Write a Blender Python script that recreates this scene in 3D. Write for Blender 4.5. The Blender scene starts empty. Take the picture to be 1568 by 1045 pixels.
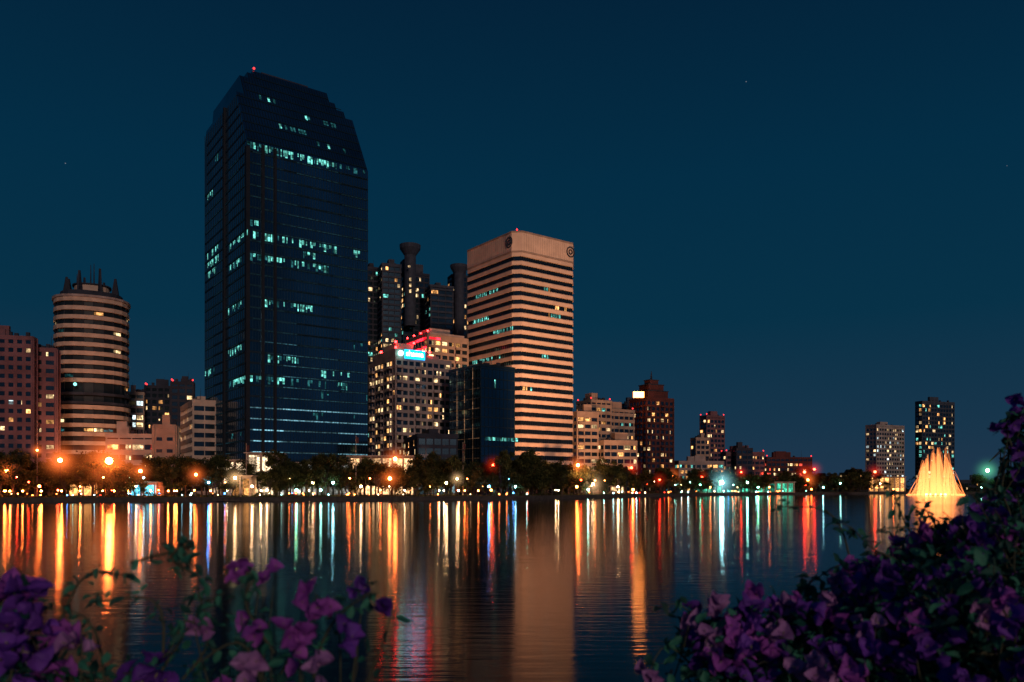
import bpy, math, random
from mathutils import Vector
random.seed(11)
F=1220.0; CX=784.0; HY=748.0; EYE=4.0
GZ=1.2
def X(px,d): return (px-CX)*d/F
def Z(py,d): return EYE+(HY-py)*d/F
scene=bpy.context.scene
col=scene.collection

# ---------------------------------------------------------------- materials
MATS={}
def nt(name):
    m=bpy.data.materials.new(name); m.use_nodes=True
    t=m.node_tree; t.nodes.clear()
    o=t.nodes.new('ShaderNodeOutputMaterial')
    return m,t,o
def surf(name,c,rough=.8,metal=0.0,var=.25,scale=.5,spec=.5,vstretch=1.0,fine=0.0):
    if name in MATS: return MATS[name]
    m,t,o=nt(name); N=t.nodes; L=t.links
    p=N.new('ShaderNodeBsdfPrincipled'); L.new(p.outputs[0],o.inputs[0])
    g=N.new('ShaderNodeNewGeometry'); mp=N.new('ShaderNodeMapping'); mp.inputs['Scale'].default_value=(1,1,vstretch)
    L.new(g.outputs['Position'],mp.inputs[0])
    n=N.new('ShaderNodeTexNoise'); n.inputs['Scale'].default_value=scale; n.inputs['Detail'].default_value=5
    L.new(mp.outputs[0],n.inputs[0])
    r=N.new('ShaderNodeValToRGB')
    r.color_ramp.elements[0].position=.3; r.color_ramp.elements[1].position=.7
    r.color_ramp.elements[0].color=[x*(1-var) for x in c]+[1]
    r.color_ramp.elements[1].color=[min(1,x*(1+var)) for x in c]+[1]
    L.new(n.outputs[0],r.inputs[0]); L.new(r.outputs[0],p.inputs['Base Color'])
    p.inputs['Roughness'].default_value=rough; p.inputs['Metallic'].default_value=metal
    p.inputs['Specular IOR Level'].default_value=spec
    MATS[name]=m; return m
def emit(name,c,s,vary=True,cell=3.0,sample=True):
    if name in MATS: return MATS[name]
    m,t,o=nt(name); N=t.nodes; L=t.links
    e=N.new('ShaderNodeEmission'); e.inputs[0].default_value=(*c,1); e.inputs[1].default_value=s
    L.new(e.outputs[0],o.inputs[0])
    if vary:
        g=N.new('ShaderNodeNewGeometry')
        sn=N.new('ShaderNodeVectorMath'); sn.operation='SNAP'; sn.inputs[1].default_value=(cell,cell,cell)
        w=N.new('ShaderNodeTexWhiteNoise'); L.new(g.outputs['Position'],sn.inputs[0]); L.new(sn.outputs[0],w.inputs[0])
        n=N.new('ShaderNodeTexNoise'); n.inputs['Scale'].default_value=1.1; n.inputs['Detail'].default_value=3
        L.new(g.outputs['Position'],n.inputs[0])
        a=N.new('ShaderNodeMath'); a.operation='POWER'; a.inputs[1].default_value=1.7
        L.new(w.outputs[0],a.inputs[0])
        a2=N.new('ShaderNodeMath'); a2.operation='MULTIPLY_ADD'; a2.inputs[1].default_value=2.0; a2.inputs[2].default_value=.2
        L.new(a.outputs[0],a2.inputs[0])
        b=N.new('ShaderNodeMapRange'); b.inputs[1].default_value=.35; b.inputs[2].default_value=.65; b.inputs[3].default_value=.25; b.inputs[4].default_value=1.35
        L.new(n.outputs[0],b.inputs[0])
        c1=N.new('ShaderNodeMath'); c1.operation='MULTIPLY'; L.new(a2.outputs[0],c1.inputs[0]); L.new(b.outputs[0],c1.inputs[1])
        c2=N.new('ShaderNodeMath'); c2.operation='MULTIPLY'; c2.inputs[1].default_value=s; L.new(c1.outputs[0],c2.inputs[0])
        L.new(c2.outputs[0],e.inputs[1])
    if not sample: m.cycles.emission_sampling='NONE'
    MATS[name]=m; return m

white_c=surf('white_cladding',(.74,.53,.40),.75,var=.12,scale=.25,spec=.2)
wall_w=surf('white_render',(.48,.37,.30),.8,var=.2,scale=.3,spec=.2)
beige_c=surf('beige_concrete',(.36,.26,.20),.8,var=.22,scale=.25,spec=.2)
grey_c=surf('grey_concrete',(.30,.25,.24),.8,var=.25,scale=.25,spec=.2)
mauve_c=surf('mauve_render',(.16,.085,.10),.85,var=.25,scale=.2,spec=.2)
dark_c=surf('dark_concrete',(.03,.036,.055),.8,var=.3,scale=.2,spec=.2)
slate=surf('slate_cladding',(.045,.055,.08),.7,var=.3,spec=.2)
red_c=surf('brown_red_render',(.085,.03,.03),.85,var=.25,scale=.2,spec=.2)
glass_d=surf('dark_glass',(.06,.11,.15),.12,metal=.9,var=.3,scale=.12)
glass_r=surf('tinted_window_band',(.010,.018,.026),.45,metal=0,var=.4,scale=.2,spec=.15)
glass_b=surf('tower_glass',(.085,.20,.30),.10,metal=.95,var=.4,scale=.045,vstretch=.35)
frame_d=surf('dark_frame',(.010,.016,.026),.6,metal=0,var=.2,spec=.15)
frame_b=surf('blue_frame',(.006,.022,.040),.6,metal=0,var=.2,spec=.15)
W_WARM=emit('window_warm',(1,.45,.14),1.6,sample=False)
W_WARM2=emit('window_cream',(1,.66,.32),1.3,sample=False)
W_TEAL=emit('window_teal',(.2,.85,.72),.85,cell=1.3,sample=False)
W_TEALD=emit('window_teal_dim',(.05,.3,.33),.3,cell=1.3,sample=False)
W_WHITE=emit('window_white',(.75,.95,1.0),1.3,sample=False)
W_RED=emit('window_red',(1,.10,.06),1.4,sample=False)

# ---------------------------------------------------------------- mesh builder
class MB:
    def __init__(s): s.v=[];s.f=[];s.m=[];s.mats=[]
    def mi(s,m):
        if m not in s.mats: s.mats.append(m)
        return s.mats.index(m)
    def face(s,pts,m):
        b=len(s.v); s.v+=[tuple(p) for p in pts]; s.f.append(tuple(range(b,b+len(pts)))); s.m.append(s.mi(m))
    def prism(s,poly,z0,z1,m):
        n=len(poly); b=len(s.v); k=s.mi(m)
        s.v+=[(p[0],p[1],z0) for p in poly]+[(p[0],p[1],z1) for p in poly]
        for i in range(n):
            j=(i+1)%n; s.f.append((b+i,b+j,b+n+j,b+n+i)); s.m.append(k)
        s.f.append(tuple(range(b+n,b+2*n))); s.m.append(k)
        s.f.append(tuple(range(b+n-1,b-1,-1))); s.m.append(k)
    def tube(s,pts,rads,m,n=6):
        k=s.mi(m); b=len(s.v)
        for i,p in enumerate(pts):
            p=Vector(p); q=Vector(pts[min(i+1,len(pts)-1)])-Vector(pts[max(i-1,0)])
            q.normalize(); a=q.orthogonal().normalized() if i==0 else (a-q*a.dot(q)).normalized()
            c=q.cross(a)
            for j in range(n):
                t=2*math.pi*j/n; s.v.append(tuple(p+(a*math.cos(t)+c*math.sin(t))*rads[i]))
        for i in range(len(pts)-1):
            for j in range(n):
                j2=(j+1)%n; s.f.append((b+i*n+j,b+i*n+j2,b+(i+1)*n+j2,b+(i+1)*n+j)); s.m.append(k)
    def ball(s,c,r,m,nu=10,nv=6):
        k=s.mi(m); b=len(s.v)
        for i in range(nv+1):
            th=math.pi*i/nv
            for j in range(nu):
                ph=2*math.pi*j/nu
                s.v.append((c[0]+r*math.sin(th)*math.cos(ph),c[1]+r*math.sin(th)*math.sin(ph),c[2]+r*math.cos(th)))
        for i in range(nv):
            for j in range(nu):
                j2=(j+1)%nu; s.f.append((b+i*nu+j,b+(i+1)*nu+j,b+(i+1)*nu+j2,b+i*nu+j2)); s.m.append(k)
    def mesh(s,name,smooth=False):
        me=bpy.data.meshes.new(name); me.from_pydata(s.v,[],s.f)
        for m in s.mats: me.materials.append(m)
        me.polygons.foreach_set('material_index',s.m)
        if smooth: me.polygons.foreach_set('use_smooth',[True]*len(s.f))
        me.update(); return me
    def obj(s,name,smooth=False,parent=None):
        o=bpy.data.objects.new(name,s.mesh(name,smooth)); col.objects.link(o)
        if parent: o.parent=parent
        return o
class Frame:
    def __init__(s,px,d,deg):
        s.ox=X(px,d); s.oy=d; a=math.radians(deg); s.c=math.cos(a); s.s=math.sin(a)
    def P(s,u,v,z): return (s.ox+u*s.c-v*s.s, s.oy+u*s.s+v*s.c, z)
    def u_at(s,px,v=0):
        k=(px-CX)/F; x,y,_=s.P(0,v,0); return (k*y-x)/(s.c-k*s.s)
    def v_at(s,px,u=0):
        k=(px-CX)/F; x,y,_=s.P(u,0,0); return (k*y-x)/(-s.s-k*s.c)
    def box(s,mb,u0,u1,v0,v1,z0,z1,m):
        mb.prism([s.P(u0,v0,0),s.P(u1,v0,0),s.P(u1,v1,0),s.P(u0,v1,0)],z0,z1,m)
    def qR(s,mb,u0,u1,z0,z1,off,m):
        mb.face([s.P(u0,-off,z0),s.P(u1,-off,z0),s.P(u1,-off,z1),s.P(u0,-off,z1)],m)
    def qL(s,mb,v0,v1,z0,z1,off,m):
        mb.face([s.P(-off,v1,z0),s.P(-off,v0,z0),s.P(-off,v0,z1),s.P(-off,v1,z1)],m)

beac=emit('aviation_beacon',(1,.010,.010),45,vary=False)
beac_s=emit('aviation_beacon_soft',(1,.03,.03),4,vary=False)

def tower(name,pl,pa,pr,d,ang,ytop,wall,glass=glass_d,fh=3.4,bay=3.4,sp=.45,pier=.6,proud=.25,lit=.15,lm=(W_WARM,W_WARM2),par=1.5,
          roof=1,balc=0,base=GZ,ret=False,litL=None,beacons=False,piermat=None):
    fr=Frame(pa,d,ang); wR=fr.u_at(pr); wL=fr.v_at(pl) if pl<pa else 14
    wR=max(wR,4); wL=min(max(wL,4),60)
    H=Z(ytop,d); mb=MB(); litL=lit if litL is None else litL
    fr.box(mb,0,wR,0,wL,base,H-.3,glass)
    n=int((H-par-base)/fh)
    for i in range(n+1):
        z=base+i*fh
        fr.box(mb,-proud,wR+proud,-proud,wL+proud,z-.02 if i else base+.01,z+fh*sp,wall)
    fr.box(mb,-proud-.06,wR+proud+.06,-proud-.06,wL+proud+.06,H-max(par,.8),H,wall)
    nR=max(1,round(wR/bay)); nL=max(1,round(wL/bay)); bR=wR/nR; bL=wL/nL
    pp=proud-.04; pm=piermat or wall
    if pier>0:
        for i in range(nR+1):
            u=i*bR
            fr.box(mb,u-pier/2,u+pier/2,-pp,.3,base,H-.4,pm)
            fr.box(mb,u-pier/2,u+pier/2,wL-.3,wL+pp,base,H-.4,pm)
        for i in range(nL+1):
            v=i*bL
            fr.box(mb,-pp+.01,.3,v-pier/2,v+pier/2,base,H-.45,pm)
            fr.box(mb,wR-.3,wR+pp-.01,v-pier/2,v+pier/2,base,H-.45,pm)
    for i in range(n):
        z0=base+i*fh+fh*sp+.05; z1=base+(i+1)*fh-.08
        fl=random.uniform(.4,1.6)
        for j in range(nR):
            if random.random()<lit*fl:
                a=random.choice([0,0,.45]); b=random.choice([0,0,.45]) if a==0 else 0
                fr.qR(mb,j*bR+pier/2+.1+a*bR,(j+1)*bR-pier/2-.1-b*bR,z0,z1,.04,random.choice(lm))
        for j in range(nL):
            if random.random()<litL*fl:
                fr.qL(mb,j*bL+pier/2+.1,(j+1)*bL-pier/2-.1,z0,z1,.04,random.choice(lm))
        if balc:
            for j in range(0,nR,balc):
                fr.box(mb,j*bR+.1,(j+1)*bR-.1,-1.5,-proud+.01,z0-fh*sp*.3-1.0,z0-fh*sp*.3,wall)
            for j in range(1,nL,balc):
                fr.box(mb,-1.5,-proud+.01,j*bL+.1,(j+1)*bL-.1,z0-fh*sp*.3-1.0,z0-fh*sp*.3,wall)
    for k in range(roof):
        a=random.uniform(.1,.5)*wR; b=a+random.uniform(.2,.4)*wR
        c=random.uniform(.1,.4)*wL; e=c+random.uniform(.3,.5)*wL
        fr.box(mb,a,min(b,wR-.5),c,min(e,wL-.5),H-.1,H+random.uniform(2,4.5),wall)
    for k in range(5):
        a=random.uniform(.1,.85)*wR; c=random.uniform(.1,.8)*wL
        fr.box(mb,a,a+1.2,c,c+1.2,H-.1,H+random.uniform(1,2),dark_c)
    a=random.uniform(.2,.8)*wR; mb.tube([fr.P(a,2,H),fr.P(a,2,H+5)],[.12,.05],dark_c,4)
    if beacons:
        for (u,v) in ((.3,.3),(wR-.3,.3),(.3,wL-.3)):
            mb.ball(fr.P(u,v,H+.9),.4,beac_s,6,4)
    if ret: return mb,fr,wR,wL,H
    return mb.obj(name)

# ================================================================= GROUND / WATER
shore=[(-900,215),(-300,220),(0,222),(330,238),(600,254),(800,272),(900,310),(1000,375),(1100,430),(1250,500),(1400,560),(1600,600),(2000,640)]
sh=[(X(p,d),d) for p,d in shore]; sh=[(-3000,215)]+sh+[(3000,700)]
def shore_y(x):
    for (x0,y0),(x1,y1) in zip(sh,sh[1:]):
        if x0<=x<=x1: return y0+(y1-y0)*(x-x0)/(x1-x0)
    return 600
def shore_d(px):
    d=250
    for _ in range(20): d=.5*d+.5*shore_y(X(px,d))
    return d
grass=surf('ground_grass_and_paving',(.035,.037,.033),.9,var=.5,scale=.12)
mb=MB()
xs=sorted(set([x for x,_ in sh]+[i*12.0 for i in range(-40,60)]))
rows=[]
for x in xs:
    s=shore_y(x)
    rows.append([(x,-400,2.4),(x,4.6,2.4),(x,6.4,-.6),(x,9,-3),(x,s-4,-3),(x,s,-3),(x,s+.02,GZ-.35),(x,s+6,GZ),(x,s+80,GZ),(x,4500,GZ)])
nr=len(rows[0])
for r in rows: mb.v+=r
for i in range(len(rows)-1):
    for j in range(nr-1):
        mb.f.append((i*nr+j,(i+1)*nr+j,(i+1)*nr+j+1,i*nr+j+1)); mb.m.append(mb.mi(grass))
mb.obj('ground')

m,t,o=nt('lake_water'); N=t.nodes; L=t.links
p=N.new('ShaderNodeBsdfPrincipled'); p.inputs['Base Color'].default_value=(.001,.006,.014,1)
p.inputs['IOR'].default_value=1.33; p.inputs['Specular IOR Level'].default_value=.28
g=N.new('ShaderNodeNewGeometry'); mp=N.new('ShaderNodeMapping'); mp.inputs['Scale'].default_value=(.22,1.2,1)
L.new(g.outputs['Position'],mp.inputs[0])
n1=N.new('ShaderNodeTexNoise'); n1.inputs['Scale'].default_value=1.9; n1.inputs['Detail'].default_value=6; L.new(mp.outputs[0],n1.inputs[0])
mp2=N.new('ShaderNodeMapping'); mp2.inputs['Scale'].default_value=(.02,.11,1); L.new(g.outputs['Position'],mp2.inputs[0])
n2=N.new('ShaderNodeTexNoise'); n2.inputs['Scale'].default_value=1.0; n2.inputs['Detail'].default_value=3; L.new(mp2.outputs[0],n2.inputs[0])
mr=N.new('ShaderNodeMapRange'); mr.inputs[1].default_value=.35; mr.inputs[2].default_value=.65; mr.inputs[3].default_value=.055; mr.inputs[4].default_value=.10
L.new(n2.outputs[0],mr.inputs[0]); L.new(mr.outputs[0],p.inputs['Roughness'])
bp=N.new('ShaderNodeBump'); bp.inputs['Strength'].default_value=.27; bp.inputs['Distance'].default_value=.06
L.new(n1.outputs[0],bp.inputs['Height']); L.new(bp.outputs[0],p.inputs['Normal'])
L.new(p.outputs[0],o.inputs[0]); water=m
mb=MB(); mb.face([(-3000,5.5,0),(3000,5.5,0),(3000,720,0),(-3000,720,0)],water); mb.obj('lake_water')

stone=surf('embankment_stone',(.04,.036,.036),.85,var=.4,scale=.8)
pave=surf('promenade_paving',(.05,.042,.038),.8,var=.5,scale=.35)
mb=MB(); pv=MB()
pts=[(x,shore_y(x)) for x in [i*6.0 for i in range(-50,75)]]
for (x0,y0),(x1,y1) in zip(pts,pts[1:]):
    mb.prism([(x0,y0-.6),(x1,y1-.6),(x1,y1+.15),(x0,y0+.15)],-1.5,GZ+.05,stone)
    mb.prism([(x0,y0-.75),(x1,y1-.75),(x1,y1+.2),(x0,y0+.2)],GZ+.05,GZ+.22,pave)
    pv.face([(x0,y0+.3,GZ+.02),(x1,y1+.3,GZ+.02),(x1,y1+5,GZ+.02),(x0,y0+5,GZ+.02)],pave)
    mb.tube([(x0,y0,GZ+.2),(x0,y0,GZ+1.15)],[.05,.05],frame_d,4)
    mb.tube([(x0,y0,GZ+1.15),(x1,y1,GZ+1.15)],[.05,.05],frame_d,4)
mb.obj('embankment_wall'); pv.obj('promenade_path')
mb=MB(); x0=X(325,232); 
for k in range(6): mb.prism([(x0+k*1.2,231),(x0+k*1.2+1.1,231),(x0+k*1.2+1.1,237),(x0+k*1.2,237)],.35,.5,stone)
for k in (0,3,6):
    for yy in (231.2,236): mb.tube([(x0+k*1.15,yy,-1.5),(x0+k*1.15,yy,1.2)],[.12,.12],frame_d,6)
mb.obj('landing_stage')

# ================================================================= MAIN TOWER
fr=Frame(378,300,35.6); wR=fr.u_at(563); wL=fr.v_at(314)
mb=MB(); ZB=135.0; K=1.76
segs=[(0,3,159),(3,6.5,168.5),(6.5,9,171.5),(9,wR-8.9,173.3),(wR-8.9,wR-6.4,168.5),(wR-6.4,wR-3.2,165),(wR-3.2,wR,161.5)]
for a,b,zt in segs:
    vt=(zt-ZB)/K
    prof=[(0,GZ),(0,ZB),(vt,zt),(wL-2,zt),(wL,zt-6),(wL,GZ)]
    A=[fr.P(a,v,z) for v,z in prof]; B=[fr.P(b,v,z) for v,z in prof]
    n=len(prof)
    for i in range(n-1):
        mb.face([A[i],B[i],B[i+1],A[i+1]],glass_b)
    mb.face(A,glass_b); mb.face(list(reversed(B)),glass_b)
FH=4.2
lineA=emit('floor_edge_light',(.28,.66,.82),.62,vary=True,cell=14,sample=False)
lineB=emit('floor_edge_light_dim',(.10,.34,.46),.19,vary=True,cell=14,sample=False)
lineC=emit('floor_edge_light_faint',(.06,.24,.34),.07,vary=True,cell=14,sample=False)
nf=int((ZB-GZ)/FH)
for i in range(1,nf+1):
    z=GZ+i*FH
    fr.box(mb,-.12,wR+.12,-.12,wL+.12,z-.5,z+.25,frame_b)
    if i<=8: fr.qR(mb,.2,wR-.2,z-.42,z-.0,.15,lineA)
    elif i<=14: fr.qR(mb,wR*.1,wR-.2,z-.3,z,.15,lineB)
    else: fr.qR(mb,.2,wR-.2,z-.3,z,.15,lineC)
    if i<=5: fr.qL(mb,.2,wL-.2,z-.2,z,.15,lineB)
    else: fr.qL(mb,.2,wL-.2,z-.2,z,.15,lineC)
nR=44; nL=44
for i in range(nR+1):
    u=i*wR/nR; fr.box(mb,u-.05,u+.05,-.17,.1,GZ,ZB-.2,frame_b)
for i in range(0,nL+1,2):
    v=i*wL/nL; fr.box(mb,-.15,.1,v-.06,v+.06,GZ,ZB+ (min(v*K,158-ZB)) -.5,frame_b)
for pxx in (402,421):
    u=fr.u_at(pxx); fr.box(mb,u-.5,u+.5,-.8,.2,GZ,ZB-.5,frame_d)
for pxx in (345,):
    v=fr.v_at(pxx); fr.box(mb,-.8,.2,v-.5,v+.5,GZ,158,frame_d)
fr.box(mb,-.35,1.1,-.35,1.1,GZ,ZB-2,frame_d)
for i in range(nf+1,nf+6):
    z=GZ+i*FH; v0=max(0,(z-ZB)/K)+.5
    fr.box(mb,-.12,.1,v0,wL-3,z-.5,z+.25,frame_b)
nn=math.hypot(K,1); ny,nz=-K/nn,1/nn
def SP(u,z,off): 
    v=(z-ZB)/K; return fr.P(u,v+ny*off,z+nz*off)
def sq(u0,u1,z0,z1,off,m): mb.face([SP(u0,z0,off),SP(u1,z0,off),SP(u1,z1,off),SP(u0,z1,off)],m)
for i in range(9):
    z=ZB+1+i*FH
    e=0 if z<158 else 4 if z<167 else 9
    if z+.4<173: sq(e+.1,wR-e-.1,z,z+.5,.12,frame_b)
for i in range(1,nR):
    u=i*wR/nR
    zt=[s[2] for s in segs if s[0]<=u<=s[1]][0]
    sq(u-.08,u+.08,ZB+.3,zt-.3,.16,frame_b)
bw=wR/nR; lw=wL/nL
TE=[W_TEAL,W_TEAL,W_TEALD]
def litR(p0,p1,py,dens,bright=True,rows=1):
    u0=fr.u_at(p0); u1=fr.u_at(p1); d=fr.P(u0,0,0)[1]; z=Z(py,d); k=int(round((z-GZ)/FH-.5))
    for r in range(rows):
        zz=GZ+(k+r)*FH; j=int(u0/bw)
        while j*bw<u1-.1:
            if random.random()<dens:
                zt=zz+FH-.75; zb=zz+random.choice([.6,1.1,1.7,2.2])
                a=random.choice([0,0,.4]); 
                fr.qR(mb,(j+a)*bw+.12,(j+1)*bw-.12,zb,zt,.05,random.choice(TE) if bright else W_TEALD)
            j+=1
def litL(p0,p1,py,dens,bright=True,rows=1):
    v1=fr.v_at(p0); v0=fr.v_at(p1); d=fr.P(0,v0,0)[1]; z=Z(py,d); k=int(round((z-GZ)/FH-.5))
    for r in range(rows):
        zz=GZ+(k+r)*FH; j=int(v0/lw)
        while j*lw<v1-.1:
            if random.random()<dens: fr.qL(mb,j*lw+.15,(j+1)*lw-.15,zz+random.choice([.7,1.3,2]),zz+FH-.8,.05,random.choice(TE) if bright else W_TEALD)
            j+=1
for a in [(380,510,230,.9),(512,560,262,.35,False),(388,412,366,.6),(412,452,371,.8),(460,515,374,.85),(383,434,394,.95),(434,470,400,.4),(462,482,388,.8),
          (474,504,408,.9),(536,548,388,.95),(405,424,464,.8),(424,482,468,.75),(404,455,547,.9),(382,446,580,.85),(446,540,588,.4,False),(480,512,574,.6),(518,530,590,.8),(520,542,575,.5),(470,560,600,.25,False),
          (383,400,345,.4),(440,560,640,.15,False),(384,440,330,.08,False),(384,560,440,.06,False),(384,560,510,.08,False)]: litR(*a)
for a in [(360,380,348,.7),(352,366,372,.7),(318,334,396,.6,True,2),(318,333,418,.5),(352,370,405,.7),(350,370,470,.7),(350,370,536,.7),(350,372,584,.7),(315,333,568,.5),
          (316,330,286,.5),(330,344,222,.5,False),(366,378,580,.8),(352,362,300,.3,False),(352,378,660,.3,False)]: litL(*a)
for p0,p1,py,dn in [(470,514,184,.6),(430,470,214,.5),(395,426,161,.3),(486,530,235,.3)]:
    z=Z(py,322); k=round((z-ZB-1)/FH); z=ZB+1+k*FH; v=(z-ZB)/K
    u0=fr.u_at(p0,v); u1=fr.u_at(p1,v); j=int(u0/bw)
    while j*bw<u1:
        if random.random()<dn: sq(j*bw+.1,(j+1)*bw-.1,z+1.4,z+FH-.6,.06,W_TEALD if random.random()<.8 else W_TEAL)
        j+=1
fr.box(mb,14,34,26,44,173,176,dark_c)
mb.ball(fr.P(9.6,21.8,174.4),.45,beac_s,8,5)
mb.tube([fr.P(9.6,22,173),fr.P(9.6,22,174)],[.2,.2],frame_d)
cream=emit('podium_lit_wall',(1,.70,.42),1.1,cell=5)
mb.obj('glass_office_tower')

# ================================================================= WHITE BANDED TOWER
fr=Frame(791,360,36.7); wR=fr.u_at(881); wL=fr.v_at(714); H=Z(353,360)
wt_frame=fr; mb=MB(); ch=2.2
def foot(p,c):
    return [fr.P(c-0,-p,0),fr.P(wR-c,-p,0),fr.P(wR+p,c,0),fr.P(wR+p,wL-c,0),fr.P(wR-c,wL+p,0),fr.P(c,wL+p,0),fr.P(-p,wL-c,0),fr.P(-p,c,0)]
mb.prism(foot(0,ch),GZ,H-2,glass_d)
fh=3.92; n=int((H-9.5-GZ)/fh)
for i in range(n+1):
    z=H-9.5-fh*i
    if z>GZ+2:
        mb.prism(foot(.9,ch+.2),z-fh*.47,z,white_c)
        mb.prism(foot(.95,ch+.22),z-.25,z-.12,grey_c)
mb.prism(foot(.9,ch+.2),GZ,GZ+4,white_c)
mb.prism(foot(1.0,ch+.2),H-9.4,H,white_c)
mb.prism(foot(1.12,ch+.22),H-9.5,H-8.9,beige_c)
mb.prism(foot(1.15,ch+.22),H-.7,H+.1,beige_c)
for i in range(24):
    u=ch+(wR-2*ch)*i/23; fr.box(mb,u-.09,u+.09,-.35,.1,GZ,H-9,frame_d)
    v=ch+(wL-2*ch)*i/23; fr.box(mb,-.35,.1,v-.09,v+.09,GZ,H-9,frame_d)
    if 0<i<23: 
        fr.box(mb,u-.04,u+.04,-1.04,-1.0,H-8.8,H-.8,beige_c); fr.box(mb,-1.04,-1.0,v-.04,v+.04,H-8.8,H-.8,beige_c)
def ring(cu,cz,r,face):
    pts=[]
    for k in range(17):
        a=2*math.pi*k/16
        pts.append(fr.P(cu+r*math.cos(a),-1.15,cz+r*math.sin(a)) if face=='R' else fr.P(-1.15,cu+r*math.cos(a),cz+r*math.sin(a)))
    mb.tube(pts,[.3]*17,dark_c,5)
ring(wR-4,H-4.6,2.3,'R'); ring(wR-4,H-4.6,1.0,'R'); ring(4.2,H-4.6,2.3,'L'); ring(4.2,H-4.6,1.0,'L')
def zfl(py,d):
    z=Z(py,d); i=round((H-9.5-z)/fh-.75); return H-9.5-fh*(i+1)+.05
for p0,p1,py in [(728,765,440),(728,752,488),(755,790,498),(722,740,493),(725,755,546),(762,766,552)]:
    v1=fr.v_at(p0); v0=max(fr.v_at(p1),ch); z=zfl(py,fr.P(0,v0,0)[1]); v=v0
    while v<v1:
        if random.random()<.8: fr.qL(mb,v,v+1.2,z+.2,z+fh*.48,.06,W_TEAL)
        v+=1.45
for p0,p1,py in [(832,842,440),(850,866,466),(840,858,478),(800,815,600),(826,838,548)]:
    u=fr.u_at(p0); u1=fr.u_at(p1); z=zfl(py,fr.P(u,0,0)[1])
    while u<u1:
        if random.random()<.75: fr.qR(mb,u,u+1.2,z+.2,z+fh*.48,.06,random.choice([W_TEAL,W_WARM]))
        u+=1.45
fr.box(mb,8,24,10,28,H,H+2.5,grey_c)
mb.ball(fr.P(1,1,H+.8),.4,beac_s,6,4)
mb.obj('banded_office_building')

# ================================================================= ROUND BANDED BUILDING (left)
mb=MB(); d0=335; yc=d0+10; cx=X(141,yc); R=(198-83)/2*yc/F/1.075
def rp(r,n=24,sq=.55,rot=.35):
    out=[]
    for k in range(n):
        a=2*math.pi*k/n+rot
        c,s=math.cos(a),math.sin(a); q=(abs(c)**3+abs(s)**3)**(-1/3)
        q=1+(q-1)*sq
        x,y=r*c*q,r*s*q
        b=math.radians(25); out.append((cx+x*math.cos(b)-y*math.sin(b),yc+x*math.sin(b)+y*math.cos(b)))
    return out
H=Z(458,d0); fh=3.75
mb.prism(rp(R*.9),GZ,H-1,glass_r)
i=0; z=H
while z>GZ+3:
    if abs(z-Z(598,d0))<fh*.8: mb.prism(rp(R*1.02),z-fh*.9,z-fh*.6,dark_c)
    else: mb.prism(rp(R*(.965 if z>Z(598,d0) else 1.0)),z-fh*.45,z,wall_w)
    zw0=z-fh+.1
    pp=rp(R*.915)
    for k in range(24):
        if random.random()<.09:
            a=pp[k]; b=pp[(k+1)%24]
            mb.face([(a[0],a[1],zw0+.3),(b[0],b[1],zw0+.3),(b[0],b[1],zw0+1.5),(a[0],a[1],zw0+1.5)],random.choice([W_WARM,W_WARM2,W_TEALD]))
    z-=fh; i+=1
pp=rp(R*.93)
for k in range(24): mb.tube([(*pp[k],GZ),(*pp[k],H-1)],[.16,.16],dark_c,4)
mb.prism(rp(R*1.0),H,H+.9,grey_c)
mb.prism(rp(R*.8),H+.9,H+3.4,dark_c)
mb.prism(rp(R*.45),H+3.4,H+7,wall_w)
mb.prism(rp(R*.5),H+7,H+7.5,dark_c)
pp=rp(R*.66,n=8)
for k in range(8):
    a=pp[k]; hh=H+[10,12,13.5,11][k%4]
    ang=math.atan2(a[1]-yc,a[0]-cx); c,s=math.cos(ang),math.sin(ang)
    w=2.0; e=.35
    P=lambda r,q:(a[0]+c*r-s*q,a[1]+s*r+c*q)
    lo=[P(-w,-e),P(w*.6,-e),P(w*.6,e),P(-w,e)]; hi=[P(-.6,-e),P(.1,-e),P(.1,e),P(-.6,e)]
    b=len(mb.v); mb.v+=[(*q,H+3.3) for q in lo]+[(*q,hh) for q in hi]
    for f in [(0,1,5,4),(1,2,6,5),(2,3,7,6),(3,0,4,7),(4,5,6,7)]:
        mb.f.append(tuple(b+q for q in f)); mb.m.append(mb.mi(dark_c))
for px_,tp in ((139,406),(118,420),(144,404),(155,424)):
    mb.tube([(X(px_,345),345,H+5),(X(px_,345),345,Z(tp,345))],[.4,.12],dark_c,5)
mb.ball((X(121,330),327,Z(590,330)),.7,emit('teal_sign_light',(.3,1,.9),2.0,vary=False),8,5)
mb.obj('round_banded_building')

# ================================================================= OTHER BUILDINGS
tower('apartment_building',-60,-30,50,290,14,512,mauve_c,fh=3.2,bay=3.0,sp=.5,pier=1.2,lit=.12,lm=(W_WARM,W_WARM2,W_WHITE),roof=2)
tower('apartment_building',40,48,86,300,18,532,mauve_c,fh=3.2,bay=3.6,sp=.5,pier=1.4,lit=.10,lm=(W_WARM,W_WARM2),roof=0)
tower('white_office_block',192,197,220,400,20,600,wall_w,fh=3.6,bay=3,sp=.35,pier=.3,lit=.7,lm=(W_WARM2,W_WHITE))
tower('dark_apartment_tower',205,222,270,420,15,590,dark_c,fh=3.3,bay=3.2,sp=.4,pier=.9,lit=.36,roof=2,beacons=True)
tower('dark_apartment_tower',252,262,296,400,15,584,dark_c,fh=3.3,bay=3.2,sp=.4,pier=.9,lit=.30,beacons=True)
tower('banded_apartment_block',278,296,330,330,30,612,wall_w,fh=3.7,bay=4,sp=.45,pier=.3,lit=.22,litL=.3,proud=.5,roof=2)
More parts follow.
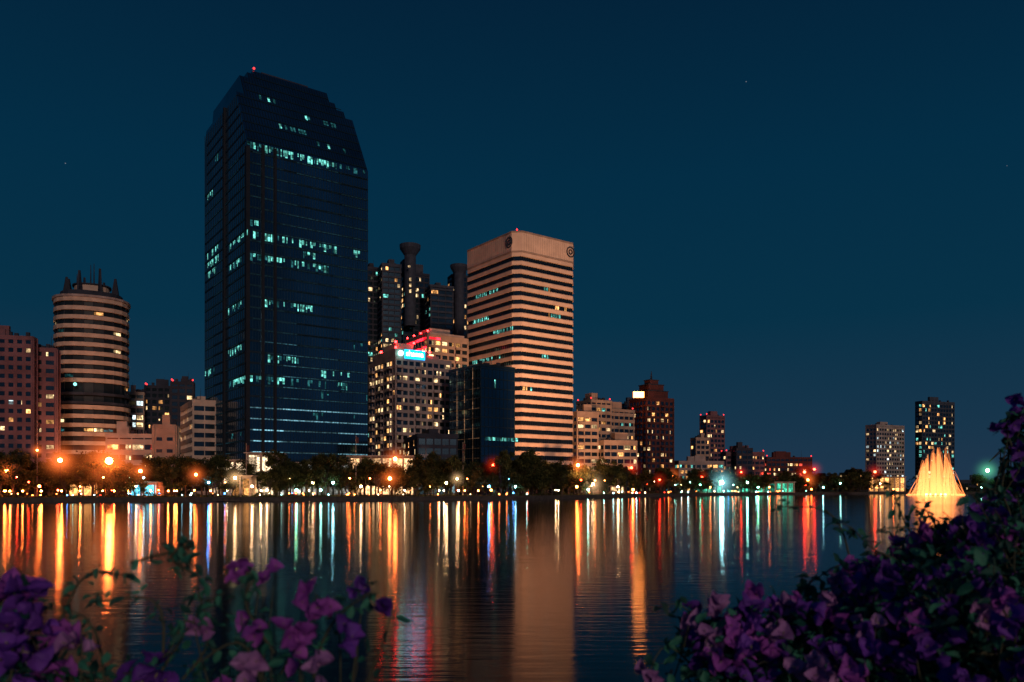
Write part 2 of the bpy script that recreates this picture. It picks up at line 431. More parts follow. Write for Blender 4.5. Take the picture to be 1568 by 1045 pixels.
tower('low_office_block',158,163,240,275,8,664,wall_w,fh=3.6,bay=4,sp=.5,pier=.4,lit=.5,lm=(W_WARM,W_RED,W_WARM2),roof=2)
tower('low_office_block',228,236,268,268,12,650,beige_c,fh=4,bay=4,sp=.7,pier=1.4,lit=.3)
mb,fr,wR,wL,H=tower('hotel',566,606,690,335,33,545,grey_c,fh=3.15,bay=3.0,sp=.42,pier=.8,lit=.38,lm=(W_WARM2,W_WARM2,W_WARM),balc=3,roof=0,ret=True)
fr.box(mb,-.4,wR*.55,-.4,wL*.8,H-.2,Z(534,335),grey_c); fr.box(mb,1,wR*.35,2,wL*.5,Z(534,335)-.1,Z(524,335),wall_w)
fr.box(mb,wR*.55,wR*.8,1,wL*.8,H-.3,H+1.6,grey_c)
for u,v,z in ((0,0,Z(532,335)),(wR*.34,1,Z(522,335)),(2,wL*.7,Z(532,340)),(1,2.2,Z(522,335)),(wR*.6,-.3,Z(541,345))): mb.ball(fr.P(u,v,z),.55,beac,6,4)
sg=emit('sign_white_light',(.35,1,.9),9,vary=False)
u0=fr.u_at(612); zc=Z(541,335)
mb.ball(fr.P(u0,-1.2,zc),1.1,sg,10,6)
fr.box(mb,u0+2,u0+11.5,-.75,-.45,zc-1.9,zc+1.9,emit('sign_panel_blue',(.004,.24,.55),6,vary=False))
ho=mb.obj('hotel_building')
tc=bpy.data.curves.new('sign_letters','FONT'); tc.body='shama'; tc.size=3.3; tc.extrude=.05
tc.materials.append(emit('sign_letter_light',(.6,1,1),8,vary=False))
to=bpy.data.objects.new('sign_letters',tc); col.objects.link(to); to.parent=ho
to.location=fr.P(u0+2.5,-.85,zc-.8); to.rotation_euler=(math.radians(90),0,math.radians(33))
mb,fr,wR,wL,H=tower('h2',622,655,716,375,33,512,beige_c,fh=3.3,bay=3.4,sp=.42,pier=.9,lit=.38,lm=(W_WARM2,W_WARM),roof=0,balc=4,ret=True)
fr.box(mb,-.6,wR*.9,-.6,wL,H,H+1,grey_c); fr.box(mb,2,wR*.6,2,wL*.6,H+1,H+3.5,grey_c)
rs=emit('red_crown_strip',(1,.015,.03),4.5,cell=6)
fr.qL(mb,.5,wL-1,H-2.4,H-1.2,.5,rs); fr.qL(mb,.5,wL-1,H-6.5,H-5.6,.5,rs); fr.qR(mb,.5,wR*.3,H-2.2,H-1.2,.5,rs)
for k in range(4): mb.ball(fr.P(0,k*wL/3.2,H+1.6),.45,beac,6,4)
mb.ball(fr.P(-.9,2,H-8),.8,beac,6,4)
mb.obj('apartment_hotel_block')
mb,fr,wR,wL,H=tower('g',688,736,788,318,38,557,frame_b,glass=glass_b,fh=3.9,bay=1.9,sp=.1,pier=.18,proud=.15,lit=.01,litL=0.0,lm=(W_TEAL,),roof=0,par=1,ret=True)
for k in range(9):
    fr.qR(mb,wR*.12+k*1.9,wR*.12+k*1.9+1.6,Z(674,318),Z(668,318),.07,W_TEAL if k%3 else W_TEALD)
wl=emit('warm_facade_line',(1,.5,.25),.3,sample=False)
for k in (.22,.48,.72): fr.qL(mb,wL*k,wL*k+.25,8,H-1,.3,wl)
for k in range(1,12): fr.qL(mb,.5,wL-.5,k*4,k*4+.15,.3,emit('warm_facade_line_dim',(1,.5,.25),.08,sample=False))
mb.obj('dark_glass_building')
tower('podium_block',596,640,700,300,15,664,dark_c,fh=3.6,bay=3,sp=.35,pier=.5,lit=.3,lm=(W_WARM2,W_WARM,W_TEALD),roof=1)
LW=(W_WARM,W_WARM2,W_WARM2,W_TEAL)
tower('residential_tower',556,563,579,500,25,408,dark_c,fh=3.4,bay=3.2,sp=.3,pier=.6,lit=.2,lm=LW)
tower('residential_tower',580,586,613,490,20,403,slate,fh=3.4,bay=4,sp=.35,pier=.3,proud=.6,lit=.2,lm=LW)
mb,fr,wR,wL,H=tower('r',611,618,657,500,22,416,dark_c,fh=3.4,bay=3.4,sp=.3,pier=.6,lit=.3,lm=LW,ret=True)
def cyl(mb,px,d,py0,py1,r0,r1,m):
    x=X(px,d); mb.tube([(x,d,Z(py0,d)),(x,d,Z(py1,d))],[r0,r1],m,16)
cyl(mb,628,494,500,392,3.6,3.6,slate); cyl(mb,628,494,392,382,3.6,6.4,slate); cyl(mb,628,494,382,376,6.4,6.6,slate); cyl(mb,628,494,376,376.1,6.6,.1,slate)
fr.box(mb,wR*.45,wR*.8,2,10,H-1,H+6,slate); fr.box(mb,0,wR*.22,1,9,H-1,H+8,slate)
mb.ball((X(628,490),486,Z(411,490)),.8,W_WARM2,6,4)
for q in range(3): mb.face([(X(626,486),488,Z(430+q*9,487)),(X(629,486),488,Z(430+q*9,487)),(X(629,486),488,Z(425+q*9,487)),(X(626,486),488,Z(425+q*9,487))],W_WARM2)
mb.obj('residential_tower')
tower('residential_tower',652,660,693,480,20,436,slate,fh=3.4,bay=4,sp=.35,pier=.3,proud=.6,lit=.17,lm=LW)
mb,fr,wR,wL,H=tower('r',686,692,722,500,22,420,dark_c,fh=3.4,bay=3.4,sp=.3,pier=.6,lit=.24,lm=LW,ret=True)
cyl(mb,703,492,520,420,3.2,3.2,slate); cyl(mb,703,492,420,411,3.2,5.4,slate); cyl(mb,703,492,411,407,5.4,5.6,slate); cyl(mb,703,492,407,406.9,5.6,.1,slate)
mb.obj('residential_tower')
tower('banded_apartment_block',884,905,935,420,30,612,beige_c,fh=3.5,bay=3.4,sp=.5,pier=.5,proud=.5,lit=.25,lm=(W_WARM,W_WARM2,W_TEAL),roof=2,beacons=True)
tower('banded_apartment_block',880,884,915,400,25,630,beige_c,fh=3.5,bay=3.4,sp=.45,pier=.4,proud=.5,lit=.22,lm=(W_WARM,W_WARM2),balc=3)
tower('banded_apartment_block',908,932,970,430,30,626,beige_c,fh=3.5,bay=3.4,sp=.5,pier=.4,proud=.5,lit=.2,lm=(W_WARM,W_WARM2,W_TEAL),roof=2,beacons=True)
tower('low_office_block',905,925,975,400,20,674,beige_c,fh=3.5,bay=4,sp=.4,pier=.4,lit=.35,roof=1)
tower('dark_apartment_tower',948,955,985,520,20,618,slate,fh=3.4,bay=3.2,sp=.4,pier=.9,lit=.2)
mb,fr,wR,wL,H=tower('rt',964,990,1031,470,28,608,red_c,fh=3.4,bay=3.2,sp=.4,pier=1.2,lit=.22,lm=(W_WARM,W_WARM2),roof=0,balc=3,ret=True)
for a,b,c in ((.12,.88,H+4),(.22,.78,H+8),(.34,.66,H+11)):
    fr.box(mb,wR*a,wR*b,wL*a,wL*b,H-.1,c,red_c); fr.box(mb,wR*a-.4,wR*b+.4,wL*a-.4,wL*b+.4,c,c+.5,dark_c)
mb.tube([fr.P(wR/2,wL/2,H+11),fr.P(wR/2,wL/2,H+17)],[.8,.15],dark_c)
mb.ball(fr.P(wR/2,wL/2,H+14),.4,beac_s,6,4)
ol=emit('orange_roof_flood',(1,.28,.05),22,vary=False)
x0=X(970,455); x1=X(986,455)
mb.prism([(x0,455),(x1,455),(x1,455.6),(x0,455.6)],Z(609,455),Z(600,455),ol)
mb.obj('stepped_brown_tower')
tower('slim_apartment_tower',1072,1082,1109,560,25,636,mauve_c,fh=3.4,bay=3.2,sp=.4,pier=.8,lit=.2,beacons=True,roof=2)
tower('apartment_building',1058,1066,1086,520,22,670,beige_c,fh=3.4,bay=3.2,sp=.4,pier=.8,lit=.25)
tower('low_apartment_block',1104,1112,1170,520,10,692,mauve_c,fh=3.4,bay=3.4,sp=.45,pier=.7,lit=.35,roof=2,beacons=True)
tower('low_apartment_block',1122,1128,1152,515,10,686,dark_c,fh=3.4,bay=3.4,sp=.45,pier=.7,lit=.3,roof=1)
tower('low_apartment_block',1168,1174,1243,560,8,700,red_c,fh=3.4,bay=3.4,sp=.45,pier=.7,lit=.45,roof=2,lm=(W_WARM,W_RED,W_WARM2),beacons=True)
tower('low_apartment_block',1034,1040,1108,480,8,706,grey_c,fh=3.4,bay=3.4,sp=.45,pier=.7,lit=.4,roof=2,lm=(W_WARM,W_TEAL))
tower('lakeside_apartment_tower',1326,1342,1384,640,28,650,grey_c,fh=3.4,bay=3.2,sp=.45,pier=.9,lit=.26,lm=(W_WARM2,W_WHITE),roof=1)
tower('lakeside_apartment_tower',1402,1412,1461,650,20,614,slate,fh=3.4,bay=3.2,sp=.35,pier=.7,lit=.26,lm=(W_WARM,W_WARM2,W_TEAL),roof=1)
for a,b,t_ in [(1000,1060,712),(1245,1290,730),(1290,1330,724),(1470,1520,735),(1540,1600,728),(1600,1700,720)]:
    tower('distant_low_building',a-4,a,b,700,6,t_,dark_c,fh=3.6,bay=4,sp=.5,pier=.8,lit=.2,roof=2)

# ================================================================= LOW PAVILIONS on the bank
def pavilion(name,p0,p1,d,ztop,lm,wall=wall_w,depth=10,z0=GZ):
    mb=MB(); x0=X(p0,d); x1=X(p1,d)
    mb.prism([(x0,d),(x1,d),(x1,d+depth),(x0,d+depth)],z0,ztop-.4,wall)
    mb.prism([(x0-1,d-1.8),(x1+1,d-1.8),(x1+1,d+depth+1),(x0-1,d+depth+1)],ztop-.4,ztop,wall)
    n=max(2,int((x1-x0)/3.5)); w=(x1-x0)/n
    for i in range(n):
        mb.face([(x0+i*w+.3,d-.05,z0+.6),(x0+(i+1)*w-.3,d-.05,z0+.6),(x0+(i+1)*w-.3,d-.05,ztop-1.0),(x0+i*w+.3,d-.05,ztop-1.0)],lm)
    for i in range(n+1):
        xx=x0+i*w; mb.prism([(xx-.18,d-1.6),(xx+.18,d-1.6),(xx+.18,d-1.25),(xx-.18,d-1.25)],z0,ztop-.4,wall)
    return mb.obj(name)
cy=emit('cyan_lit_glass',(.15,.75,1),1.4,cell=4)
gr=emit('green_lit_glass',(.12,1,.6),.9,cell=4)
amber=emit('amber_lit_glass',(1,.42,.12),2.0,cell=4)
pavilion('lit_entrance_pavilion',380,421,281,Z(693,281),cream)
pavilion('podium_arcade',322,380,284,Z(704,284),cream)
pavilion('podium_arcade',421,536,286,Z(708,286),emit('pale_podium_glass',(.8,.8,.7),.8,cell=5))
pavilion('lit_entrance_pavilion',536,634,290,Z(698,290),emit('orange_podium_wall',(1,.55,.25),1.5,cell=5))
pavilion('park_pavilion',200,240,246,Z(738,246),cy,depth=5)
pavilion('park_pavilion',105,150,250,Z(735,250),amber,depth=5)
pavilion('park_pavilion',355,385,250,Z(728,250),amber,depth=5)
pavilion('waterside_pavilion',1062,1105,450,Z(728,450),gr,depth=8)
pavilion('waterside_pavilion',1112,1215,480,Z(738,480),gr,depth=8)
pavilion('park_pavilion',640,700,300,Z(712,300),emit('dim_glass',(.3,.5,.55),.4,cell=4),depth=8)
pavilion('park_pavilion',1330,1385,600,Z(730,600),amber,depth=8)

# ================================================================= TREES
bark=surf('tree_bark',(.05,.036,.026),.9)
def leafmat(name,c):
    m,t,o=nt(name); N=t.nodes; L=t.links
    g=N.new('ShaderNodeNewGeometry'); n=N.new('ShaderNodeTexNoise'); n.inputs['Scale'].default_value=.8
    L.new(g.outputs['Position'],n.inputs[0])
    r=N.new('ShaderNodeValToRGB'); r.color_ramp.elements[0].position=.35; r.color_ramp.elements[1].position=.65
    r.color_ramp.elements[0].color=[x*.6 for x in c]+[1]; r.color_ramp.elements[1].color=[x*1.5 for x in c]+[1]
    L.new(n.outputs[0],r.inputs[0])
    d=N.new('ShaderNodeBsdfDiffuse'); tr=N.new('ShaderNodeBsdfTranslucent'); mx=N.new('ShaderNodeMixShader'); mx.inputs[0].default_value=.35
    L.new(r.outputs[0],d.inputs[0]); L.new(r.outputs[0],tr.inputs[0]); L.new(d.outputs[0],mx.inputs[1]); L.new(tr.outputs[0],mx.inputs[2]); L.new(mx.outputs[0],o.inputs[0])
    return m
leafA=leafmat('tree_leaf_dark',(.04,.05,.022)); leafB=leafmat('tree_leaf_light',(.10,.10,.035))
def tree_mesh(seed,h,spread):
    rnd=random.Random(seed); mb=MB()
    top=h*.35
    tr=[(0,0,-.3),(rnd.uniform(-.2,.2),rnd.uniform(-.2,.2),top*.5),(rnd.uniform(-.4,.4),rnd.uniform(-.4,.4),top)]
    mb.tube(tr,[.32,.24,.17],bark,7)
    cl=[]
    for k in range(11):
        a=rnd.uniform(0,6.28); r=spread*rnd.uniform(.25,.9); zz=h*rnd.uniform(.32,.9)
        if zz>h*.7: r*=.75
        e=(r*math.cos(a),r*math.sin(a),zz); s=tr[2] if k%2 else ((tr[1][0]+tr[2][0])/2,(tr[1][1]+tr[2][1])/2,top*.8)
        md=((e[0]+s[0])/2,(e[1]+s[1])/2,(e[2]+s[2])/2+.3)
        mb.tube([s,md,e],[.13,.09,.03],bark,5); cl.append(e)
        for q in range(2): cl.append((e[0]+rnd.uniform(-1.4,1.4),e[1]+rnd.uniform(-1.4,1.4),e[2]+rnd.uniform(-.8,1.1)))
    cl.append((0,0,h*.93))
    for c in cl:
        R=rnd.uniform(.7,1.6); lm=leafA if rnd.random()<.5 else leafB
        for q in range(75):
            v=Vector((rnd.gauss(0,1),rnd.gauss(0,1),rnd.gauss(0,.75)))
            v=v.normalized()*R*rnd.uniform(.35,1.1)
            p=Vector(c)+v; s=rnd.uniform(.18,.38)
            a=Vector((rnd.gauss(0,1),rnd.gauss(0,1),rnd.gauss(0,1))).normalized(); b=a.orthogonal().normalized(); 
            mb.face([p-a*s,p-b*s*.5,p+a*s,p+b*s*.5],lm)
    return mb.mesh('tree')
TM=[tree_mesh(i,*hs) for i,hs in enumerate([(9.5,4.0),(11,4.6),(8.5,4.2),(12,4.6),(10.5,5.2),(7.5,3.8)])]
def put_tree(px,dd,sc=1.0,k=None):
    d=dd; o=bpy.data.objects.new('tree',random.choice(TM) if k is None else TM[k]); col.objects.link(o)
    o.location=(X(px,d),d,GZ-.05); o.rotation_euler[2]=random.uniform(0,6.28); s=sc*random.uniform(.75,1.18); o.scale=(s*random.uniform(.9,1.2),s,s)
px=-60
while px<1330:
    d=shore_d(px)
    step=random.uniform(9,21)*250/d
    off=random.choice([9,13,18])
    put_tree(px,d+off+random.uniform(-1,2),1.02)
    if random.random()<.9: put_tree(px+random.uniform(-8,8),d+off+random.uniform(8,14),1.2)
    px+=step
for px in (1275,1290,1305,1318,1345,1500,1525,1545,1565,1590):
    put_tree(px,shore_d(px)+14,1.5)
for px in (738,752,766,800,815,830,845,860,650,670,690,712): put_tree(px,292,1.3)
mb=MB()
for i in range(13000):
    px=random.uniform(-80,1500); d=shore_d(px)+6.5+random.uniform(0,4.5)
    hh=.5+1.6*max(0,math.sin(px*.13)*math.sin(px*.047+1))
    p=Vector((X(px,d),d,GZ+random.uniform(0,1)*hh)); s=random.uniform(.15,.35)
    a=Vector((random.gauss(0,1),random.gauss(0,1),random.gauss(0,1))).normalized(); b=a.orthogonal().normalized()
    mb.face([p-a*s,p-b*s*.6,p+a*s,p+b*s*.6],random.choice([leafA,leafB]))
mb.obj('hedge')
mb=MB()
for i in range(14000):
    px=random.uniform(-150,1750); d=(270 if px<300 else 345 if px<900 else 660)+random.uniform(0,12 if px<300 else 25)
    h=8+3*math.sin(px*.05)+3*math.sin(px*.171+1)
    p=Vector((X(px,d),d,GZ+random.uniform(0,1)*h)); s=random.uniform(.5,1.1)
    a=Vector((random.gauss(0,1),random.gauss(0,1),random.gauss(0,1))).normalized(); b=a.orthogonal().normalized()
    mb.face([p-a*s,p-b*s*.6,p+a*s,p+b*s*.6],leafA)
mb.obj('distant_tree_line')

# ================================================================= LAMPS
COL={'o':(1,.17,.03),'w':(1,.58,.27),'r':(1,.035,.012),'c':(.35,.9,1),'g':(.2,1,.5),'b':(.06,.32,1),'t':(.35,1,.8)}
lampmesh={}
def lamp(px,h,c,r,s,off=3.0,name='street_lamp',d=None):
    key=(c,r,s,h)
    if key not in lampmesh:
        mb=MB(); mb.tube([(0,0,-.1),(0,0,.8),(0,0,h-r)],[.12,.08,.05],frame_d,6)
        mb.tube([(0,0,h-r-.15),(0,0,h-r+.02)],[.1,.22],frame_d,8)
        mb.ball((0,0,h),r,emit('lamp_%s_%g'%(c,s),COL[c],s,vary=False),10,7)
        mb.tube([(0,0,h+r-.02),(0,0,h+r+.12)],[.2,.03],frame_d,8)
        lampmesh[key]=mb.mesh(name)
    d=d or shore_d(px)+off
    o=bpy.data.objects.new(name,lampmesh[key]); col.objects.link(o); o.location=(X(px,d),d,GZ)
    return o
small=[(22,'r'),(40,'r'),(62,'o'),(85,'r'),(120,'o'),(140,'r'),(155,'o'),(170,'r'),(195,'c'),(205,'w'),(222,'c'),(245,'o'),(262,'r'),(295,'o'),(318,'b'),(345,'o'),(368,'w'),(385,'w'),(405,'w'),
 (430,'w'),(440,'w'),(455,'g'),(478,'w'),(490,'t'),(511,'c'),(537,'o'),(550,'w'),(568,'o'),(585,'o'),(596,'w'),(625,'o'),(645,'w'),(660,'o'),(682,'w'),(702,'o'),(712,'o'),(735,'o'),(745,'b'),(755,'o'),(775,'b'),(790,'c'),
 (830,'o'),(850,'t'),(885,'o'),(892,'r'),(903,'t'),(915,'o'),(928,'o'),(948,'w'),(966,'o'),(988,'r'),(1002,'w'),(1016,'g'),(1030,'t'),(1045,'w'),(1060,'t'),(1075,'g'),(1090,'o'),(1120,'t'),(1132,'w'),(1146,'t'),(1163,'g'),(1180,'o'),(1215,'w'),(1230,'r'),(1246,'o'),(1262,'c'),(1285,'t'),(1332,'o'),(1345,'w'),(1365,'o'),(1500,'t'),(1540,'g')]
for px,c in small:
    sc=1 if px<880 else 1.4
    ss=random.choice([60,110,190]) if px<700 else random.choice([50,90,150])
    lamp(px+random.uniform(-4,4),random.choice([2.2,3.4,4.6,6.0]),c,round(random.choice([.16,.24,.34])*sc,2),ss,off=random.uniform(2,12),name='park_lamp')
for k in range(90):
    px=random.uniform(0,1250)
    lamp(px,random.choice([.8,1.2]),random.choice('ooowwcbtr'),.15 if px<900 else .22,random.choice([15,40,90]),off=random.uniform(1.5,9),name='tree_fill_light')
for k in range(16):  # extra lamps added to boost the orange light on the trees
    px=random.uniform(-10,330); lamp(px,2.0,'o',.22,330,off=random.uniform(8,14),name='tree_fill_light')
for k in range(14):  # more added lamps, put among the trees to light their leaves
    px=random.uniform(340,900); lamp(px,2.0,random.choice('ow'),.2,220,off=random.uniform(9,16),name='tree_fill_light')
big=[(92,11.0,'o',.6,220,7),(167,11.0,'o',1.0,270,8),(215,8,'o',.5,120,8),(605,12.5,'o',.6,150,8),(597,6,'o',.55,140,6),(755,11,'r',.45,80,12),(885,12,'o',.6,140,14),(907,4.4,'w',.7,120,6),
     (967,12,'r',.6,60,6),(1105,6,'c',1.1,170,6),(1075,9,'r',.5,50,10),(1135,12,'r',.5,50,10),(1232,13,'r',.8,90,10),(1247,15,'r',.7,60,14),(1237,8,'o',.8,70,8),(1340,14,'r',.8,70,10),(1512,16,'g',1.2,80,10),(57,14,'o',.3,60,10),(1030,9,'o',.6,70,10),(700,6,'w',.35,80,6),(10,8,'o',.5,130,12),(300,7,'o',.45,80,8),(1010,7,'r',.5,60,8),(360,6,'w',.4,90,6)]
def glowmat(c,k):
    key='painted_glow_%s_%.3f'%(c,k)  # halo of light painted as volume emission, fading outwards
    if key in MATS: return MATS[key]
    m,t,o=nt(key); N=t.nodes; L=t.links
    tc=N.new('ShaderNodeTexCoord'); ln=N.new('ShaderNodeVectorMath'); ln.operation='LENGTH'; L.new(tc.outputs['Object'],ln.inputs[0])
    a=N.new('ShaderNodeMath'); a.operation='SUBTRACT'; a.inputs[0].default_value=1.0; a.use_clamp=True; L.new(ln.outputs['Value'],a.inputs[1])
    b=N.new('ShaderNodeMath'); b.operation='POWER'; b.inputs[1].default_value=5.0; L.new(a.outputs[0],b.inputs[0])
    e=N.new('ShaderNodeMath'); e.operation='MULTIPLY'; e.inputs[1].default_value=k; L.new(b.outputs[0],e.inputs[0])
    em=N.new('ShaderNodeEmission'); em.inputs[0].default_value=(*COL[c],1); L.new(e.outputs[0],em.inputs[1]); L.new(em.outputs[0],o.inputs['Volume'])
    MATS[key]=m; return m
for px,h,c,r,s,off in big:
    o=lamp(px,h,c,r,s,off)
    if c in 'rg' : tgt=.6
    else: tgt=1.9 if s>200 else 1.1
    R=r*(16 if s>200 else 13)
    gm=MB(); gm.ball((0,0,0),1.0,glowmat(c,3.0*tgt/R),16,10); g_=gm.obj('lamp_glow_ball',True,parent=o); g_.location=(0,0,h); g_.scale=(R,R,R)  # emissive ball added around the lamp head to paint its glow
for px,py in ((57,645),(377,680),(545,668),(709,678)):
    mb=MB(); d=shore_d(px)+12; x=X(px,d)
    mb.tube([(x,d,GZ),(x,d,Z(py,d))],[.14,.06],wall_w,6); mb.ball((x,d,Z(py,d)),.15,wall_w,6,4)
    mb.face([(x,d,Z(py,d)-.3),(x+.9,d+.2,Z(py,d)-.5),(x+.8,d,Z(py,d)-2.4),(x,d,Z(py,d)-2.2)],red_c)
    mb.obj('flagpole')
for px in (1532,1548):
    mb=MB(); d=620; x=X(px,d)
    mb.tube([(x,d,GZ),(x,d,Z(690,d))],[.5,.4],frame_d,4); mb.tube([(x-9,d,Z(708,d)),(x+13,d,Z(672,d))],[.3,.2],frame_d,4)
    mb.tube([(x,d,Z(690,d)),(x-9,d,Z(708,d))],[.5,.5],frame_d,4); mb.obj('tower_crane')

def fill_flood(px,d,z,tgt,power,colr,ang=70,name='fill_flood_post'):  # added spots on added posts, put in to brighten the facades
    mb=MB(); x=X(px,d); mb.tube([(x,d,GZ),(x,d,z-.3)],[.15,.1],frame_d,6); mb.ball((x,d,z-.6),.3,frame_d,6,4)
    po=mb.obj(name)
    l=bpy.data.lights.new('fill_flood_beam','SPOT'); l.energy=power; l.color=colr; l.spot_size=math.radians(ang); l.spot_blend=.8; l.shadow_soft_size=.5
    o=bpy.data.objects.new('fill_flood_beam',l); col.objects.link(o); o.location=(x,d,z); o.parent=po
    o.rotation_euler=(Vector(tgt)-Vector((x,d,z))).to_track_quat('-Z','Y').to_euler()
wc=wt_frame.P(18,0,50); 
fill_flood(905,300,10,(wc[0],wc[1],45),210000,(1,.43,.19),80)
fill_flood(960,285,12,(wc[0],wc[1],85),200000,(1,.52,.28),60)
fill_flood(130,290,9,(X(141,340),338,35),45000,(1,.36,.14),90)
fill_flood(60,262,9,(X(60,300),300,25),18000,(1,.30,.14),90)
fill_flood(640,296,10,(X(640,345),345,30),26000,(1,.55,.34),100)
fill_flood(925,372,9,(X(925,410),410,25),40000,(1,.48,.24),100)

# ================================================================= FOUNTAIN
m,t,o=nt('fountain_water_painted_light'); N=t.nodes; L=t.links
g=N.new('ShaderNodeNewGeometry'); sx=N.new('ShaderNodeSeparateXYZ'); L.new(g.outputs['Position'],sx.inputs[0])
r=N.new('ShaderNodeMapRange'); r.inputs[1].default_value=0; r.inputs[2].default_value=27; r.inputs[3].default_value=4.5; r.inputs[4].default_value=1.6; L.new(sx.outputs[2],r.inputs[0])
e=N.new('ShaderNodeEmission'); e.inputs[0].default_value=(1,.27,.07,1); L.new(r.outputs[0],e.inputs[1])  # lamp light on the spray put in as emission, strongest at the base
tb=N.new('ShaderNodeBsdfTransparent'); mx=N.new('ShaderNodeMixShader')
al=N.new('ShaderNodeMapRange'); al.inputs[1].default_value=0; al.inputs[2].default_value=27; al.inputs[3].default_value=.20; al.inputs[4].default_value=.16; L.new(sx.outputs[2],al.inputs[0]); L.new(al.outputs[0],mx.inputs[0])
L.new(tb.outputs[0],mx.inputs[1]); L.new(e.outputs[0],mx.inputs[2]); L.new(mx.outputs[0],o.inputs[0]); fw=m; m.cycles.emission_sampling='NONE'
fd=450.0; fx=X(1433,fd); mb=MB()
def jet(a,h,reach,r0,w):
    pts=[];rd=[]
    for q in range(17):
        s=q/16; rr=r0+reach*s**1.3; up=.3
        z=h*(1-((up-s)/up)**2) if s<up else h*(1-((s-up)/(1-up))**2)
        pts.append((fx+rr*math.cos(a),fd+rr*math.sin(a),max(z,0)+.05)); rd.append(w*(.7+.8*s))
    mb.tube(pts,rd,fw,4)
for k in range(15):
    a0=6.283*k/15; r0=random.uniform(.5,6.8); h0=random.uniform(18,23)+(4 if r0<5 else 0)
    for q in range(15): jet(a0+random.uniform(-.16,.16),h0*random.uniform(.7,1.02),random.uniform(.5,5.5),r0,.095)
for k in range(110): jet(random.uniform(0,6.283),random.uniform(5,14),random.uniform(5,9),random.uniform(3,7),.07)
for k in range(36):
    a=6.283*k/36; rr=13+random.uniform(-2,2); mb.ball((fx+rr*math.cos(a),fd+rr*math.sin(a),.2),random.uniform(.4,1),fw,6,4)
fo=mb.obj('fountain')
mb=MB(); ring2=[(fx+5*math.cos(k*.524),fd+5*math.sin(k*.524)) for k in range(12)]
mb.prism(ring2,-1,.35,stone)
for q in ring2: mb.ball((q[0],q[1],.6),.5,emit('fountain_lamp',(1,.2,.05),50,vary=False),6,4)
mb.obj('basin_lights',parent=fo)

# ================================================================= BOUGAINVILLEA
def petalmat(name,c,c2,sc=14):
    m,t,o=nt(name); N=t.nodes; L=t.links
    g=N.new('ShaderNodeNewGeometry'); n=N.new('ShaderNodeTexNoise'); n.inputs['Scale'].default_value=sc; n.inputs['Detail'].default_value=5
    L.new(g.outputs['Position'],n.inputs[0])
    rr=N.new('ShaderNodeValToRGB'); rr.color_ramp.elements[0].position=.35; rr.color_ramp.elements[1].position=.65
    rr.color_ramp.elements[0].color=(*c,1); rr.color_ramp.elements[1].color=(*c2,1); L.new(n.outputs[0],rr.inputs[0])
    p=N.new('ShaderNodeBsdfPrincipled'); p.inputs['Roughness'].default_value=.6; p.inputs['Specular IOR Level'].default_value=.25; L.new(rr.outputs[0],p.inputs['Base Color'])
    tr=N.new('ShaderNodeBsdfTranslucent'); L.new(rr.outputs[0],tr.inputs[0])
    mx=N.new('ShaderNodeMixShader'); mx.inputs[0].default_value=.35
    L.new(p.outputs[0],mx.inputs[1]); L.new(tr.outputs[0],mx.inputs[2]); L.new(mx.outputs[0],o.inputs[0]); return m
pet1=petalmat('bract_purple',(.08,.025,.26),(.22,.07,.58)); pet2=petalmat('bract_magenta',(.22,.045,.36),(.44,.12,.62)); pet3=petalmat('bract_mauve',(.30,.14,.40),(.50,.28,.62))
lf1=petalmat('bougainvillea_leaf',(.02,.14,.10),(.055,.28,.19)); lf2=petalmat('bougainvillea_leaf_dark',(.012,.055,.05),(.026,.12,.10)); twig=surf('bougainvillea_twig',(.05,.06,.035),.8)
flc=petalmat('floret_cream',(.3,.28,.2),(.4,.38,.25))
def patch(mb,p,dirv,up,L_,W_,m,cup,bend,ns=4,shape=.8):
    d=dirv.normalized(); s=d.cross(up); 
    if s.length<.01: s=d.orthogonal()
    s.normalize(); n=s.cross(d); b=len(mb.v); k=mb.mi(m)
    ph=random.uniform(0,6)
    for i in range(ns+1):
        t=i/ns; w=W_*.5*(math.sin(math.pi*(t*.93+.05)**shape))**.7 if i<ns else W_*.05
        for q in (-1,-.5,0,.5,1):
            z=cup*q*q*w+bend*t*t*L_+.09*L_*math.sin(ph+6*t+3*q)*abs(q)
            mb.v.append(tuple(p+d*(t*L_)+s*(q*w)+n*z))
    for i in range(ns):
        for q in range(4):
            a=b+i*5+q; mb.f.append((a,a+1,a+6,a+5)); mb.m.append(k)
def rv(): 
    return Vector((random.gauss(0,1),random.gauss(0,1),random.gauss(0,1))).normalized()
def flower(mb,c,size,m):
    c=Vector(c)
    for k in range(random.randint(3,6)):
        ax=(rv()+Vector((0,-.6,.3))).normalized(); cc=c+rv()*size*.8
        s=ax.orthogonal().normalized(); s2=ax.cross(s); a0=random.uniform(0,6)
        for q in range(3):
            a=a0+q*2.094; dv=(s*math.cos(a)+s2*math.sin(a))*.8+ax*.6
            patch(mb,cc,dv,ax,size*random.uniform(.8,1.1),size*random.uniform(.85,1.1),m,random.uniform(.4,1.0),random.uniform(-.45,.35),5)
        mb.tube([cc,cc+ax*size*.45],[size*.03,size*.06],flc,4)
def leaf(mb,c,size):
    dv=(rv()+Vector((0,0,-.25))).normalized()
    patch(mb,Vector(c),dv,(rv()*.7+Vector((0,-.3,1))),size,size*.52,lf1 if random.random()<.55 else lf2,random.uniform(.1,.7),random.uniform(-.3,.1),4,.75)
def W(px,py,d): return Vector((X(px,d),d,Z(py,d)))
def stem(mb,a,b,r=.004,sag=.05):
    a=Vector(a); b=Vector(b); pts=[]; n=7; j=rv()*.03
    for i in range(n+1):
        t=i/n; pts.append(a.lerp(b,t)+Vector((0,0,sag*4*t*(1-t)))+j*math.sin(t*5))
    mb.tube(pts,[r*(1-.6*i/n) for i in range(n+1)],twig,5); return pts
